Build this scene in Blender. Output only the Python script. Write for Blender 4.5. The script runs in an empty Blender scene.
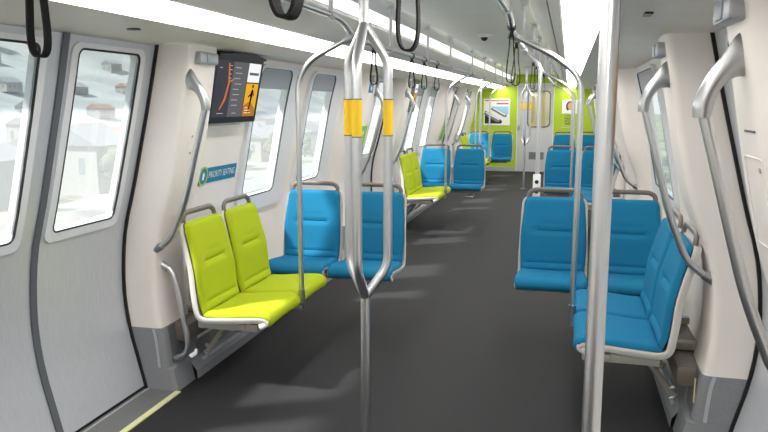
import bpy, math, random
from mathutils import Vector, Matrix
from mathutils.geometry import delaunay_2d_cdt
random.seed(7)
SC = bpy.context.scene
COL = SC.collection
PI = math.pi

# ------------------------------------------------------------------ materials
def lin(c):
    return tuple(((v/255)/12.92 if v/255 <= .04045 else (((v/255)+.055)/1.055)**2.4) for v in c) + (1,)

def mat(name, rgb, rough=.5, metal=0, spec=.5, noise=0, nscale=60, bump=0, bscale=300, coat=0, sheen=0, stretch=None):
    m = bpy.data.materials.new(name); m.use_nodes = True
    nt = m.node_tree; b = nt.nodes['Principled BSDF']
    b.inputs['Base Color'].default_value = lin(rgb)
    b.inputs['Roughness'].default_value = rough
    b.inputs['Metallic'].default_value = metal
    b.inputs['Specular IOR Level'].default_value = spec
    b.inputs['Coat Weight'].default_value = coat
    b.inputs['Sheen Weight'].default_value = sheen
    tc = nt.nodes.new('ShaderNodeTexCoord')
    mp = nt.nodes.new('ShaderNodeMapping')
    nt.links.new(tc.outputs['Object'], mp.inputs['Vector'])
    if stretch: mp.inputs['Scale'].default_value = stretch
    if noise:
        n = nt.nodes.new('ShaderNodeTexNoise'); n.inputs['Scale'].default_value = nscale
        n.inputs['Detail'].default_value = 3
        nt.links.new(mp.outputs['Vector'], n.inputs['Vector'])
        r = nt.nodes.new('ShaderNodeValToRGB')
        a = lin(tuple(max(0, v*(1-noise)) for v in rgb)); c = lin(tuple(min(255, v*(1+noise)) for v in rgb))
        r.color_ramp.elements[0].position = .35; r.color_ramp.elements[1].position = .65
        r.color_ramp.elements[0].color = a; r.color_ramp.elements[1].color = c
        nt.links.new(n.outputs['Fac'], r.inputs['Fac']); nt.links.new(r.outputs['Color'], b.inputs['Base Color'])
    if bump:
        n2 = nt.nodes.new('ShaderNodeTexNoise'); n2.inputs['Scale'].default_value = bscale
        nt.links.new(mp.outputs['Vector'], n2.inputs['Vector'])
        bp = nt.nodes.new('ShaderNodeBump'); bp.inputs['Strength'].default_value = bump; bp.inputs['Distance'].default_value = .002
        nt.links.new(n2.outputs['Fac'], bp.inputs['Height']); nt.links.new(bp.outputs['Normal'], b.inputs['Normal'])
    return m

def emit(name, rgb, s):
    m = bpy.data.materials.new(name); m.use_nodes = True
    nt = m.node_tree; nt.nodes.clear()
    o = nt.nodes.new('ShaderNodeOutputMaterial'); e = nt.nodes.new('ShaderNodeEmission')
    e.inputs['Color'].default_value = lin(rgb); e.inputs['Strength'].default_value = s
    nt.links.new(e.outputs[0], o.inputs[0]); return m

def glass_mat(name, haze):
    m = bpy.data.materials.new(name); m.use_nodes = True
    nt = m.node_tree; nt.nodes.clear()
    o = nt.nodes.new('ShaderNodeOutputMaterial')
    t = nt.nodes.new('ShaderNodeBsdfTransparent'); t.inputs['Color'].default_value = (.95, .97, .97, 1)
    tl = nt.nodes.new('ShaderNodeBsdfTranslucent'); tl.inputs['Color'].default_value = (.93, .95, .96, 1)  # white translucent share stands in for outdoor haze, washing out the view
    g = nt.nodes.new('ShaderNodeBsdfGlossy'); g.inputs['Roughness'].default_value = .03
    a = nt.nodes.new('ShaderNodeMixShader'); a.inputs[0].default_value = haze
    b = nt.nodes.new('ShaderNodeMixShader'); b.inputs[0].default_value = .06
    nt.links.new(t.outputs[0], a.inputs[1]); nt.links.new(tl.outputs[0], a.inputs[2])
    nt.links.new(a.outputs[0], b.inputs[1]); nt.links.new(g.outputs[0], b.inputs[2])
    nt.links.new(b.outputs[0], o.inputs[0]); return m

M = dict(
    wall=mat('warm white wall panel', (240, 234, 229), .45, noise=.012, nscale=3),
    ceil=mat('white ceiling panel', (247, 246, 244), .4, noise=.01, nscale=2),
    cove=mat('glossy white cove', (242, 241, 239), .22),
    soffit=mat('soffit panel', (240, 237, 233), .45),
    door=mat('satin grey door', (202, 206, 213), .36, metal=.25, noise=.03, nscale=30, stretch=(1, 14, .5)),
    frame=mat('pale window frame', (226, 230, 235), .35),
    reveal=mat('light grey reveal', (205, 209, 214), .4),
    blind=mat('grey blue window blind', (164, 172, 182), .5),
    seal=mat('black rubber', (14, 14, 15), .55),
    gasket=mat('dark grey gasket', (92, 97, 104), .6),
    kick=mat('grey kick panel', (136, 138, 143), .5, noise=.04, nscale=200),
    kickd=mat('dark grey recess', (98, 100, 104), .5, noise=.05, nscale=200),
    kickl=mat('light grey kick trim', (182, 185, 190), .4),
    sill=mat('grey sill plate', (128, 129, 130), .5, metal=.3, noise=.03, nscale=150),
    glow=mat('pale yellow safety strip', (232, 232, 176), .5),
    gold=mat('pale gold label', (214, 200, 150), .5),
    steel=mat('brushed stainless steel', (214, 216, 219), .30, metal=1, noise=.02, nscale=40, stretch=(20, 20, .5)),
    steeld=mat('satin cast steel', (176, 178, 181), .34, metal=1),
    galv=mat('grey fixture metal', (176, 180, 185), .4, metal=.55),
    blue=mat('blue seat fabric', (26, 117, 158), .85, spec=.2, noise=.05, nscale=500, bump=.5, bscale=700),
    lime=mat('lime seat fabric', (170, 186, 30), .85, spec=.2, noise=.04, nscale=500, bump=.5, bscale=700),
    shell=mat('light grey seat shell', (212, 208, 202), .4),
    taupe=mat('taupe grab handle', (112, 104, 98), .42),
    bracket=mat('beige grey bracket', (172, 168, 160), .45, metal=.2),
    yellow=mat('yellow band', (250, 206, 20), .45),
    strap=mat('black strap webbing', (20, 20, 21), .75, spec=.2, bump=.3, bscale=500),
    black=mat('black plastic', (24, 25, 27), .35),
    white=mat('white print', (240, 240, 240), .6),
    green=mat('lime green end wall', (176, 205, 30), .45),
    greenp=mat('green print', (140, 200, 70), .5),
    teal=mat('teal sign', (20, 124, 160), .45),
    tealg=mat('green ring', (180, 205, 70), .45),
    enddoor=mat('pale grey end door', (206, 208, 212), .4),
    dark=mat('dark cab glass', (80, 84, 92), .15),
    red=mat('red print', (205, 50, 40), .5),
    skin=mat('portrait skin print', (214, 160, 132), .6),
    hair=mat('portrait hair print', (80, 50, 36), .6),
    bluep=mat('light blue print', (150, 205, 235), .6),
    greyp=mat('grey print', (120, 124, 128), .6),
    glass=glass_mat('hazed window glass', .13),  # clean pane, whitened to imitate haze outside
    lamp=emit('ceiling light diffuser', (255, 252, 246), 10.5),
    covelamp=emit('cove light', (255, 252, 248), 1.5),
    s_dark=emit('screen dark', (66, 66, 70), .9), s_mid=emit('screen grey', (96, 96, 98), .9),
    s_white=emit('screen white', (235, 236, 238), .9), s_or=emit('screen orange', (196, 110, 70), .9),
    s_yel=emit('screen amber', (226, 168, 40), .9), s_yd=emit('screen brown', (176, 118, 30), .9),
    s_blk=emit('screen black', (22, 20, 20), .9), s_text=emit('screen text', (170, 172, 175), .9), s_bl=emit('screen blue', (60, 64, 74), .9),
    g_out=mat('pale ground', (96, 102, 88), .95, noise=.35, nscale=.09),  # distance haze is mixed into these outdoor colours
    hill=mat('hazy hillside', (134, 140, 140), 1, noise=.08, nscale=.035),
    h_wall=mat('pale house wall', (142, 140, 136), .9),
    h_roof=mat('hazy red roof', (140, 108, 98), .9), h_roofg=mat('grey roof', (112, 116, 120), .9),
    h_dark=mat('grey shed wall', (104, 108, 110), .9),
    leaf=mat('hazy green foliage', (66, 80, 58), .95, noise=.2, nscale=3), trunk=mat('bark', (62, 54, 46), .9),
    road=mat('grey road', (104, 106, 108), .9),
)
# charcoal floor with fine speckle
def floor_mat():
    m = mat('charcoal speckled floor', (58, 58, 60), .7, bump=.25, bscale=500, spec=.15)
    nt = m.node_tree; b = nt.nodes['Principled BSDF']
    tc = nt.nodes.new('ShaderNodeTexCoord')
    n = nt.nodes.new('ShaderNodeTexNoise'); n.inputs['Scale'].default_value = 260; n.inputs['Detail'].default_value = 4
    r = nt.nodes.new('ShaderNodeValToRGB')
    r.color_ramp.elements[0].position = .3; r.color_ramp.elements[0].color = lin((26, 26, 28))
    r.color_ramp.elements[1].position = .72; r.color_ramp.elements[1].color = lin((66, 66, 68))
    nt.links.new(tc.outputs['Object'], n.inputs['Vector']); nt.links.new(n.outputs['Fac'], r.inputs['Fac'])
    nt.links.new(r.outputs['Color'], b.inputs['Base Color']); return m
M['floor'] = floor_mat()

# ------------------------------------------------------------------ mesh builder
class MB:
    def __init__(s): s.v = []; s.f = []
    def add(s, vs, fs):
        o = len(s.v); s.v += [tuple(v) for v in vs]; s.f += [tuple(i+o for i in f) for f in fs]; return s
    def box(s, a, b, bev=0):
        x0, x1 = sorted((a[0], b[0])); y0, y1 = sorted((a[1], b[1])); z0, z1 = sorted((a[2], b[2]))
        if bev <= 0:
            vs = [(x, y, z) for z in (z0, z1) for y in (y0, y1) for x in (x0, x1)]
            return s.add(vs, [(0, 2, 3, 1), (4, 5, 7, 6), (0, 1, 5, 4), (2, 6, 7, 3), (0, 4, 6, 2), (1, 3, 7, 5)])
        import bmesh
        bm = bmesh.new(); bmesh.ops.create_cube(bm, size=1)
        for v in bm.verts:
            v.co = Vector(((x0+x1)/2+v.co.x*(x1-x0), (y0+y1)/2+v.co.y*(y1-y0), (z0+z1)/2+v.co.z*(z1-z0)))
        bmesh.ops.bevel(bm, geom=bm.edges[:], offset=bev, segments=2, affect='EDGES', profile=.5)
        bm.verts.index_update()
        vs = [v.co[:] for v in bm.verts]; fs = [[v.index for v in f.verts] for f in bm.faces]; bm.free()
        return s.add(vs, fs)
    def tube(s, pts, r, n=12, flat=1.0, flatdir=None, caps=True):
        """pts: list of 3D points; r: radius or list. flat squashes along flatdir-ish normal."""
        P = [Vector(p) for p in pts]; k = len(P)
        rs = r if isinstance(r, (list, tuple)) else [r]*k
        T = []
        for i in range(k):
            t = (P[min(i+1, k-1)]-P[max(i-1, 0)]); T.append(t.normalized())
        ref = Vector(flatdir) if flatdir else Vector((0, 0, 1))
        if abs(T[0].dot(ref)) > .95 and not flatdir: ref = Vector((0, 1, 0))
        nrm = (ref - T[0]*ref.dot(T[0])).normalized()
        vs = []; fs = []
        for i in range(k):
            if flatdir:
                nn = (ref - T[i]*ref.dot(T[i]))
                if nn.length > 1e-4: nrm = nn.normalized()
            else: nrm = (nrm - T[i]*nrm.dot(T[i])).normalized()
            bi = T[i].cross(nrm)
            for j in range(n):
                a = 2*PI*j/n
                vs.append(P[i]+nrm*(math.cos(a)*rs[i]*flat)+bi*(math.sin(a)*rs[i]))
        for i in range(k-1):
            for j in range(n):
                fs.append((i*n+j, i*n+(j+1) % n, (i+1)*n+(j+1) % n, (i+1)*n+j))
        if caps: fs.append(tuple(range(n))[::-1]); fs.append(tuple((k-1)*n+j for j in range(n)))
        return s.add(vs, fs)
    def grid(s, rows, closed=False):
        n = len(rows[0]); vs = [p for r in rows for p in r]; fs = []
        for i in range(len(rows)-1):
            for j in range(n-1 if not closed else n):
                fs.append((i*n+j, i*n+(j+1) % n, (i+1)*n+(j+1) % n, (i+1)*n+j))
        return s.add(vs, fs)
    def build(s, name, m, parent=None, smooth=True, ang=35, fix=True):
        me = bpy.data.meshes.new(name); me.from_pydata(s.v, [], s.f); me.validate()
        import bmesh
        if fix:
            bm = bmesh.new(); bm.from_mesh(me)
            bmesh.ops.remove_doubles(bm, verts=bm.verts[:], dist=1e-5)
            bmesh.ops.recalc_face_normals(bm, faces=bm.faces[:]); bm.to_mesh(me); bm.free()
        me.materials.append(M[m] if isinstance(m, str) else m)
        o = bpy.data.objects.new(name, me); COL.objects.link(o)
        if smooth:
            for p in me.polygons: p.use_smooth = True
            me.set_sharp_from_angle(angle=math.radians(ang))
        if parent: o.parent = parent
        return o

def round_path(pts, r=.05, n=6):
    P = [Vector(p) for p in pts]; out = [P[0]]
    for i in range(1, len(P)-1):
        a, b, c = P[i-1], P[i], P[i+1]
        d1 = (a-b); d2 = (c-b); rr = min(r, d1.length*.48, d2.length*.48)
        p0 = b+d1.normalized()*rr; p1 = b+d2.normalized()*rr
        for k in range(n+1):
            t = k/n; out.append(p0*(1-t)**2+b*2*t*(1-t)+p1*t*t)
    out.append(P[-1]); return out

def catmull(P, n):
    out = []
    for i in range(len(P)-1):
        p0 = P[max(i-1, 0)]; p1 = P[i]; p2 = P[i+1]; p3 = P[min(i+2, len(P)-1)]
        for k in range(n):
            t = k/n
            out.append(tuple(.5*((2*b)+(-a+c)*t+(2*a-5*b+4*c-d)*t*t+(-a+3*b-3*c+d)*t**3) for a, b, c, d in zip(p0, p1, p2, p3)))
    out.append(P[-1]); return out
def tag(o, label=None, cat=None, group=None, kind=None):
    if label: o['label'] = label
    if cat: o['category'] = cat
    if group: o['group'] = group
    if kind: o['kind'] = kind
    return o
def thing(name, label, cat, loc=(0, 0, 0), rz=0, group=None):
    o = bpy.data.objects.new(name, None); COL.objects.link(o)
    o.empty_display_size = .1; o.location = loc; o.rotation_euler = (0, 0, rz)
    return tag(o, label, cat, group)
def copy_tree(o, parent=None):
    c = o.copy(); COL.objects.link(c)
    if parent: c.parent = parent
    for ch in list(o.children): copy_tree(ch, c)
    return c
def st(o): o['kind'] = 'structure'; return o

# ------------------------------------------------------------------ wall profiles: (half width, height)
DOOR = [(1.34, 1.90), (1.40, 1.64), (1.46, 1.4), (1.53, 1.13), (1.585, .94), (1.61, .78), (1.62, .57), (1.60, .37), (1.55, .16), (1.51, 0)]
WALL = [(1.30, 1.90), (1.38, 1.6), (1.46, 1.2), (1.51, .95), (1.53, .75), (1.52, .4), (1.48, .2), (1.45, 0)]
PORT = [(1.145, 1.90), (1.195, 1.6), (1.255, 1.3), (1.305, 1.12), (1.375, .95), (1.41, .80), (1.42, .62), (1.41, .42), (1.385, .30), (1.37, .13), (1.36, 0)]
def prof(P, z):
    P = P[::-1]
    if z <= P[0][1]: return P[0][0]
    if z >= P[-1][1]:
        a, b = P[-2], P[-1]
        return b[0]+(z-b[1])*(b[0]-a[0])/(b[1]-a[1])
    for i in range(len(P)-1):
        if P[i][1] <= z <= P[i+1][1]:
            h = P[i+1][1]-P[i][1]; t = (z-P[i][1])/h
            def sl(k):
                if k <= 0 or k >= len(P)-1:
                    k2 = max(0, min(k, len(P)-2)); return (P[k2+1][0]-P[k2][0])/(P[k2+1][1]-P[k2][1])
                return (P[k+1][0]-P[k-1][0])/(P[k+1][1]-P[k-1][1])
            m0, m1 = sl(i)*h, sl(i+1)*h
            return (2*t**3-3*t*t+1)*P[i][0]+(t**3-2*t*t+t)*m0+(-2*t**3+3*t*t)*P[i+1][0]+(t**3-t*t)*m1
def surf(P, s):
    return lambda y, z, d=0: Vector((s*(prof(P, z)-d), y, z))

def rrect(y0, z0, y1, z1, r, n=5):
    out = []
    for (cy, cz, a0) in ((y1-r, z1-r, 0), (y0+r, z1-r, 90), (y0+r, z0+r, 180), (y1-r, z0+r, 270)):
        for k in range(n+1):
            a = math.radians(a0+90*k/n); out.append((cy+r*math.cos(a), cz+r*math.sin(a)))
    return out
def ellipse(cy, cz, ry, rz, n=20):
    return [(cy+ry*math.cos(2*PI*k/n), cz+rz*math.sin(2*PI*k/n)) for k in range(n)]
def inside(p, poly):
    c = False; n = len(poly); x, y = p
    for i in range(n):
        x1, y1 = poly[i]; x2, y2 = poly[(i+1) % n]
        if (y1 > y) != (y2 > y) and x < (x2-x1)*(y-y1)/(y2-y1)+x1: c = not c
    return c
def dens(loop, step):
    out = []
    for i in range(len(loop)):
        a, b = loop[i], loop[(i+1) % len(loop)]
        n = max(1, int(math.hypot(a[0]-b[0], a[1]-b[1])/step))
        for k in range(n): out.append((a[0]+(b[0]-a[0])*k/n, a[1]+(b[1]-a[1])*k/n))
    return out
def panel(mb, outer, holes, f, d0, d1, step=.09):
    """flat (y,z) shape with holes laid on surface f, from depth d0 (room side) to d1 (behind)"""
    outer = dens(outer, step); holes = [dens(h, step) for h in holes]
    V = []; E = []
    for L in [outer]+holes:
        o = len(V); V += L; E += [(o+i, o+(i+1) % len(L)) for i in range(len(L))]
    ys = [p[0] for p in outer]; zs = [p[1] for p in outer]
    if step < 1:
        y = min(ys)+step
        while y < max(ys)-step*.3:
            z = min(zs)+step
            while z < max(zs)-step*.3:
                if inside((y, z), outer) and not any(inside((y, z), h) for h in holes) and min(math.hypot(y-q[0], z-q[1]) for q in V[:len(outer)+sum(map(len, holes))]) > step*.35:
                    V.append((y, z))
                z += step
            y += step
    r = delaunay_2d_cdt([Vector(p) for p in V], E, [], 0, 1e-6)
    vv, ff = r[0], r[2]; keep = []
    for t in ff:
        c = (sum(vv[i][0] for i in t)/3, sum(vv[i][1] for i in t)/3)
        if inside(c, outer) and not any(inside(c, h) for h in holes): keep.append(tuple(t))
    n = len(vv)
    vs = [f(p[0], p[1], d0) for p in vv]+[f(p[0], p[1], d1) for p in vv]
    fs = keep+[tuple(i+n for i in t[::-1]) for t in keep]
    cnt = {}
    for t in keep:
        for i in range(3):
            a, b = t[i], t[(i+1) % 3]; cnt[(a, b)] = 1
    for (a, b) in list(cnt):
        if (b, a) not in cnt: fs.append((b, a, a+n, b+n))
    mb.add(vs, fs); return mb

def text_mb(mb, txt, size, f, d, width=None, align='LEFT', thick=.001):
    """text laid on surface f(u,v,depth)"""
    cu = bpy.data.curves.new('t', 'FONT'); cu.body = txt; cu.size = 1; cu.resolution_u = 2
    ob = bpy.data.objects.new('t', cu); COL.objects.link(ob)
    bpy.context.view_layer.update()
    dg = bpy.context.evaluated_depsgraph_get()
    me = bpy.data.meshes.new_from_object(ob.evaluated_get(dg))
    xs = [v.co.x for v in me.vertices]; w = max(xs)-min(xs); x0 = min(xs)
    sx = (width/w) if width else size
    mb.add([f((v.co.x-x0)*sx, v.co.y*size, d) for v in me.vertices], [tuple(p.vertices) for p in me.polygons])
    bpy.data.objects.remove(ob); bpy.data.meshes.remove(me); bpy.data.curves.remove(cu)
    return mb

SIDE = {-1: 'left', 1: 'right'}
Y0, Y1 = -3.2, 17.2
P_ = 5.2
# ------------------------------------------------------------------ setting: floor, ceiling
mb = MB(); mb.box((-1.56, Y0, -.05), (1.56, Y1, 0)); st(mb.build('floor', 'floor', smooth=False))

CE = [(0, 2.25), (.40, 2.25), (.45, 2.243), (.485, 2.222), (.51, 2.19), (.53, 2.15), (.54, 2.105)]
def sweep(mb, pts, s, ya, yb, th=.02):
    rows = []
    for y in (ya, yb):
        rows.append([(s*x, y, z) for x, z in pts]+[(s*x, y, z+th) for x, z in pts[::-1]])
    mb.grid(rows, closed=True)
    n = len(rows[0]); o = len(mb.v)-2*n
    for i in range(n//2-1):
        for b in (0, n): mb.f.append((o+b+i, o+b+i+1, o+b+n-2-i, o+b+n-1-i))
mb = MB(); sweep(mb, CE[:2], 1, Y0, Y1); sweep(mb, CE[:2], -1, Y0, Y1)
st(mb.build('ceiling', 'ceil', smooth=False))
k = 0
for s in (-1, 1):
    k += 1
    mb = MB(); sweep(mb, CE[1:], s, Y0, Y1, .03); st(mb.build('trim_%d' % k, 'cove', ang=60))
for s in (-1, 1):
    k += 1
    a, b = (.54, 2.105), (.705, 1.976)
    mb = MB()
    if s < 0: sweep(mb, [a, b], s, Y0, Y1, .03); o = st(mb.build('trim_%d' % k, 'soffit', smooth=False))
    else:
        L = lambda t: (a[0]+(b[0]-a[0])*t, a[1]+(b[1]-a[1])*t)
        sweep(mb, [a, L(.59)], s, Y0, Y1, .03); sweep(mb, [L(.64), b], s, Y0, Y1, .03)
        o = st(mb.build('trim_%d' % k, 'soffit', smooth=False))
        q = MB(); sweep(q, [(L(.58)[0], L(.58)[1]+.012), (L(.65)[0], L(.65)[1]+.012)], s, Y0, Y1, .004)
        q.build('air_slot', 'seal', o, smooth=False)
for s in (-1, 1):
    t = thing('cove_light', 'thin continuous white light line in the %s ceiling cove' % SIDE[s], 'ceiling light', (s*.52, 0, 2.17))
    q = MB(); q.grid([[(s*(x-.52), y, z-2.17) for x, z in ((.5065, 2.190), (.5165, 2.172), (.527, 2.150), (.5345, 2.122))] for y in (Y0+.05, Y1-.3)]); q.build('diffuser', 'covelamp', t)
    q = MB()
    for x, z in ((.506, 2.192), (.5355, 2.120)): q.box((s*(x-.52)-.002, Y0+.05, z-2.17-.002), (s*(x-.52)+.002, Y1-.3, z-2.17+.002))
    q.build('edge_trim', 'frame', t, smooth=False)
# lower cove between lights and walls
for s in (-1, 1):
    k += 1
    mb = MB(); sweep(mb, [(.87, 1.924), (1.0, 1.922), (1.15, 1.915), (1.36, 1.895), (1.62, 1.88)], s, Y0, Y1, .03)
    st(mb.build('trim_%d' % k, 'wall', ang=60))
# light strips: segmented luminous panels
n_l = 0
for s in (-1, 1):
    for i in range(8):
        ya = Y0+i*2.55; yb = ya+2.55
        t = thing('light_strip', None, 'ceiling light', (s*.815, ya, 1.96))
        where = ['behind the viewpoint', 'over the near end', 'beside the first doorway', 'over the first seat group', 'past the second doorway', 'over the second seat group', 'by the third doorway', 'nearest the green end wall'][i]
        tag(t, 'long white ceiling light on the %s side, %s' % (SIDE[s], where), None, 'luminous ceiling strips')
        q = MB()
        q.grid([[(s*(x-.815), y, z-1.96) for x, z in ((.707, 1.974), (.76, 1.952), (.82, 1.935), (.868, 1.925))] for y in (.004, 2.546)])
        q.build('diffuser', 'lamp', t)
        q = MB()
        for (x, z) in ((.703, 1.978), (.872, 1.928)): q.box((s*(x-.815)-.004, 0, z-1.96-.003), (s*(x-.815)+.004, 2.55, z-1.96+.012))
        q.build('edge_trim', 'soffit', t, smooth=False)

# ------------------------------------------------------------------ walls with window openings
door_starts = [2.0+P_*i for i in range(3)]
DL = 1.4
bays = [(-1.8, 2.0, [(-.9, -.3), (.2, .9)], False, True),
        (3.4, 7.2, [(4.64, 5.2), (5.70, 6.26)], True, True),
        (8.6, 12.4, [(9.84, 10.4), (10.9, 11.46)], True, True),
        (13.8, 17.2, [(14.9, 15.6)], True, False)]
WZ0, WZ1 = .93, 1.84
nw = 0
for s in (-1, 1):
    f = surf(WALL, s)
    for (a, b, wins, p0, p1) in bays+[(Y0, -1.8, [], False, False)]:
        if s > 0 and len(wins) == 2 and a > 0: wins = [(a+1.88, a+3.0)]
        elif s > 0 and a > 0: wins = [(a+1.4, a+2.3)]
        mb = MB()
        holes = [rrect(w0-.03, WZ0-.03, w1+.03, WZ1+.02, .07) for w0, w1 in wins]
        aa = a+.3 if a > 0 else a; bb = b-.3 if (b > 0 and b < 17) else b
        panel(mb, [(aa, 0), (bb, 0), (bb, 1.9), (aa, 1.9)], holes, f, 0, -.05)
        st(mb.build('wall_%s' % SIDE[s], 'wall', ang=25))
        for (w0, w1) in wins:
            nw += 1
            e = bpy.data.objects.new('window_%d' % nw, None); COL.objects.link(e); st(e)
            far = w0 > 16
            q = MB(); panel(q, rrect(w0-.06, WZ0-.12, w1+.25, WZ1+.025, .12, 8), [rrect(w0, WZ0, w1, WZ1, .06, 6)], f, .03, -.02)
            q.build('window_frame', 'frame', e, ang=25)
            q = MB(); panel(q, rrect(w0-.007, WZ0-.007, w1+.007, WZ1+.002, .065, 6), [rrect(w0+.002, WZ0+.002, w1-.002, WZ1-.002, .06, 6)], f, .0315, .02)
            q.build('gasket', 'gasket', e, ang=25)
            q = MB(); panel(q, rrect(w0-.02, WZ0-.02, w1+.02, WZ1+.005, .05), [], f, .016, .010)
            q.build('glass_pane', 'glass', e)
            q = MB(); panel(q, [(w0+.003, 1.70), (w1-.003, 1.70), (w1-.003, 1.835), (w0+.003, 1.835)], [], f, .022, .018)
            q.build('blind', 'blind', e)

# ------------------------------------------------------------------ doorways
def zs(a, b, n): return [a+(b-a)*i/n for i in range(n+1)]
nd = 0; nt_ = 10
NEAR_R = 2.21
for s in (-1, 1):
    f = surf(DOOR, s)
    for d0 in door_starts:
        mid = d0+DL/2; d1 = d0+DL
        near = d0 < 3
        for (a, b, ga, gb) in ((d0+.006, mid-.018, d0+.14, mid-.16+.0), (mid+.018, d1-.012, mid+.09, mid+.56)):
            nd += 1
            if a < mid-.1: ga, gb = mid-.56, mid-.09+.0
            if a < mid-.1: gb = mid-.15
            e = bpy.data.objects.new('door_%d' % nd, None); COL.objects.link(e); st(e)
            gz0, gz1 = 1.0, 1.84
            if s > 0 and d0 < 3 and a > mid: gb = mid+.43
            hole = rrect(ga, gz0, gb, gz1, .035, 5)
            q = MB(); panel(q, [(a, .02), (b, .02), (b, 1.895), (a, 1.895)], [hole], f, 0, -.045)
            q.build('door_leaf', 'door', e, ang=20)
            q = MB(); panel(q, rrect(ga-.045, gz0-.045, gb+.045, gz1+.025, .05), [rrect(ga+.0, gz0+.0, gb-.0, gz1-.0, .034)], f, .010, -.012)
            q.build('window_frame', 'frame', e, ang=20)
            q = MB(); panel(q, rrect(ga-.002, gz0-.002, gb+.002, gz1+.002, .036), [rrect(ga+.005, gz0+.005, gb-.005, gz1-.007, .03)], f, .0115, .002)
            q.build('window_gasket', 'seal', e, ang=20)
            q = MB(); panel(q, rrect(ga, gz0, gb, gz1, .03), [], f, -.001, -.006)
            q.build('glass_pane', 'glass', e)
        q = MB(); panel(q, [(mid-.019, .01), (mid+.019, .01), (mid+.019, 1.898), (mid-.019, 1.898)], [], f, .010, -.04)
        q.build('door_seal', 'gasket', e, ang=20)
        for yy in ((NEAR_R if (s > 0 and d0 < 3) else d0)-.004, d1-.012):
            q = MB(); panel(q, [(yy, .0), (yy+.016, .0), (yy+.016, 1.9), (yy, 1.9)], [], f, .016, -.05)
            q.build('edge_seal', 'seal', e, ang=20)
        q = MB(); q.box((s*1.515, d0, .0), (s*1.60, d1, .022)); q.build('bottom_seal', 'seal', e, smooth=False)
        # sill plate
        nt_ += 1
        q = MB(); q.box((s*1.325, d0-.02, 0), (s*1.52, d1+.0, .006)); o = st(q.build('trim_%d' % nt_, 'sill', smooth=False))
        q = MB(); q.box((s*1.292, d0-.02, 0), (s*1.325, d1+.0, .007)); q.build('safety_strip', 'glow', o, smooth=False)
        q = MB(); q.box((s*1.485, d0, .006), (s*1.492, d1, .012)); q.build('guide_rail', 'kickl', o, smooth=False)

# portals either side of every doorway
def portal(s, yd, dirn):
    """yd: door edge; dirn +1 portal extends towards +y"""
    global nt_
    nt_ += 1
    def station(z):
        pz = prof(PORT, z); wz = prof(WALL, z); dz = prof(DOOR, z)
        L = [(dz+.05, 0), (pz+.035, 0), (pz+.018, .004), (pz+.006, .012), (pz, .028)]
        L += [(pz, .20), (pz+.004, .30), (pz+(wz-pz)*.35, .37), (pz+(wz-pz)*.8, .45), (wz+.004, .52), (wz+.03, .56)]
        return [(s*x, yd+dirn*y, z) for x, y in L]
    Z = zs(.36, 1.9, 26)
    q = MB(); q.grid([station(z) for z in Z])
    o = st(q.build('trim_%d' % nt_, 'wall', ang=50))
    # vertical panel joint
    q = MB()
    for (dx, dy) in ((.0, .075),):
        q.grid([[(s*(prof(PORT, z)-.0012), yd+dirn*(dy+t), z) for t in (0, .003)] for z in zs(.40, 1.88, 20)])
    q.build('panel_joint', 'soffit', o)
    # grey lower part
    nt_ += 1
    q = MB(); q.grid([[(p[0]-s*.004, p[1]-dirn*.002, p[2]) for p in station(z)] for z in zs(.13, .36, 6)])
    top = station(.36); q.add([(p[0]-s*.004, p[1]-dirn*.002, .36) for p in top]+[(p[0]+s*.03, p[1]+dirn*.01, .362) for p in top], [(i, i+1, i+12, i+11) for i in range(10)])
    o2 = st(q.build('trim_%d' % nt_, 'kick', ang=50))
    q = MB()
    rows = []
    for z, e_ in ((.13, .012), (.126, .03), (0, .058)):
        pz = 1.37
        L = [(1.56, -.004), (pz-e_+.02, -.004), (pz-e_, .012), (pz-e_, .20), (pz-e_+.03, .24), (1.50, .26)]
        rows.append([(s*x, yd+dirn*y, z) for x, y in L])
    q.grid(rows); q.add([rows[0][i] for i in range(6)], [(0, 1, 2, 3, 4, 5)])
    q.build('kick_box', 'kick', o2, ang=40)
    q = MB(); q.grid([[(s*(prof(PORT, z)+t-.007), yd+dirn*(-.004), z) for t in (.045, .062)] for z in zs(.135, .358, 5)])
    q.build('light_edge', 'kickl', o2)
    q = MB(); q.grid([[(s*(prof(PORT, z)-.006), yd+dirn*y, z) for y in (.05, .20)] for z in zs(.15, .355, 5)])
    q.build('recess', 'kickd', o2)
    if s > 0:
        q = MB(); q.box((s*1.368, yd+dirn*.035, .21), (s*1.374, yd+dirn*.043, .33)); q.build('reflective_label', 'gold', o2, smooth=False)
    return o
port_side = {}
for s in (-1, 1):
    for d0 in door_starts:
        portal(s, NEAR_R if (s > 0 and d0 < 3) else d0, -1); portal(s, d0+DL, 1)

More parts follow.
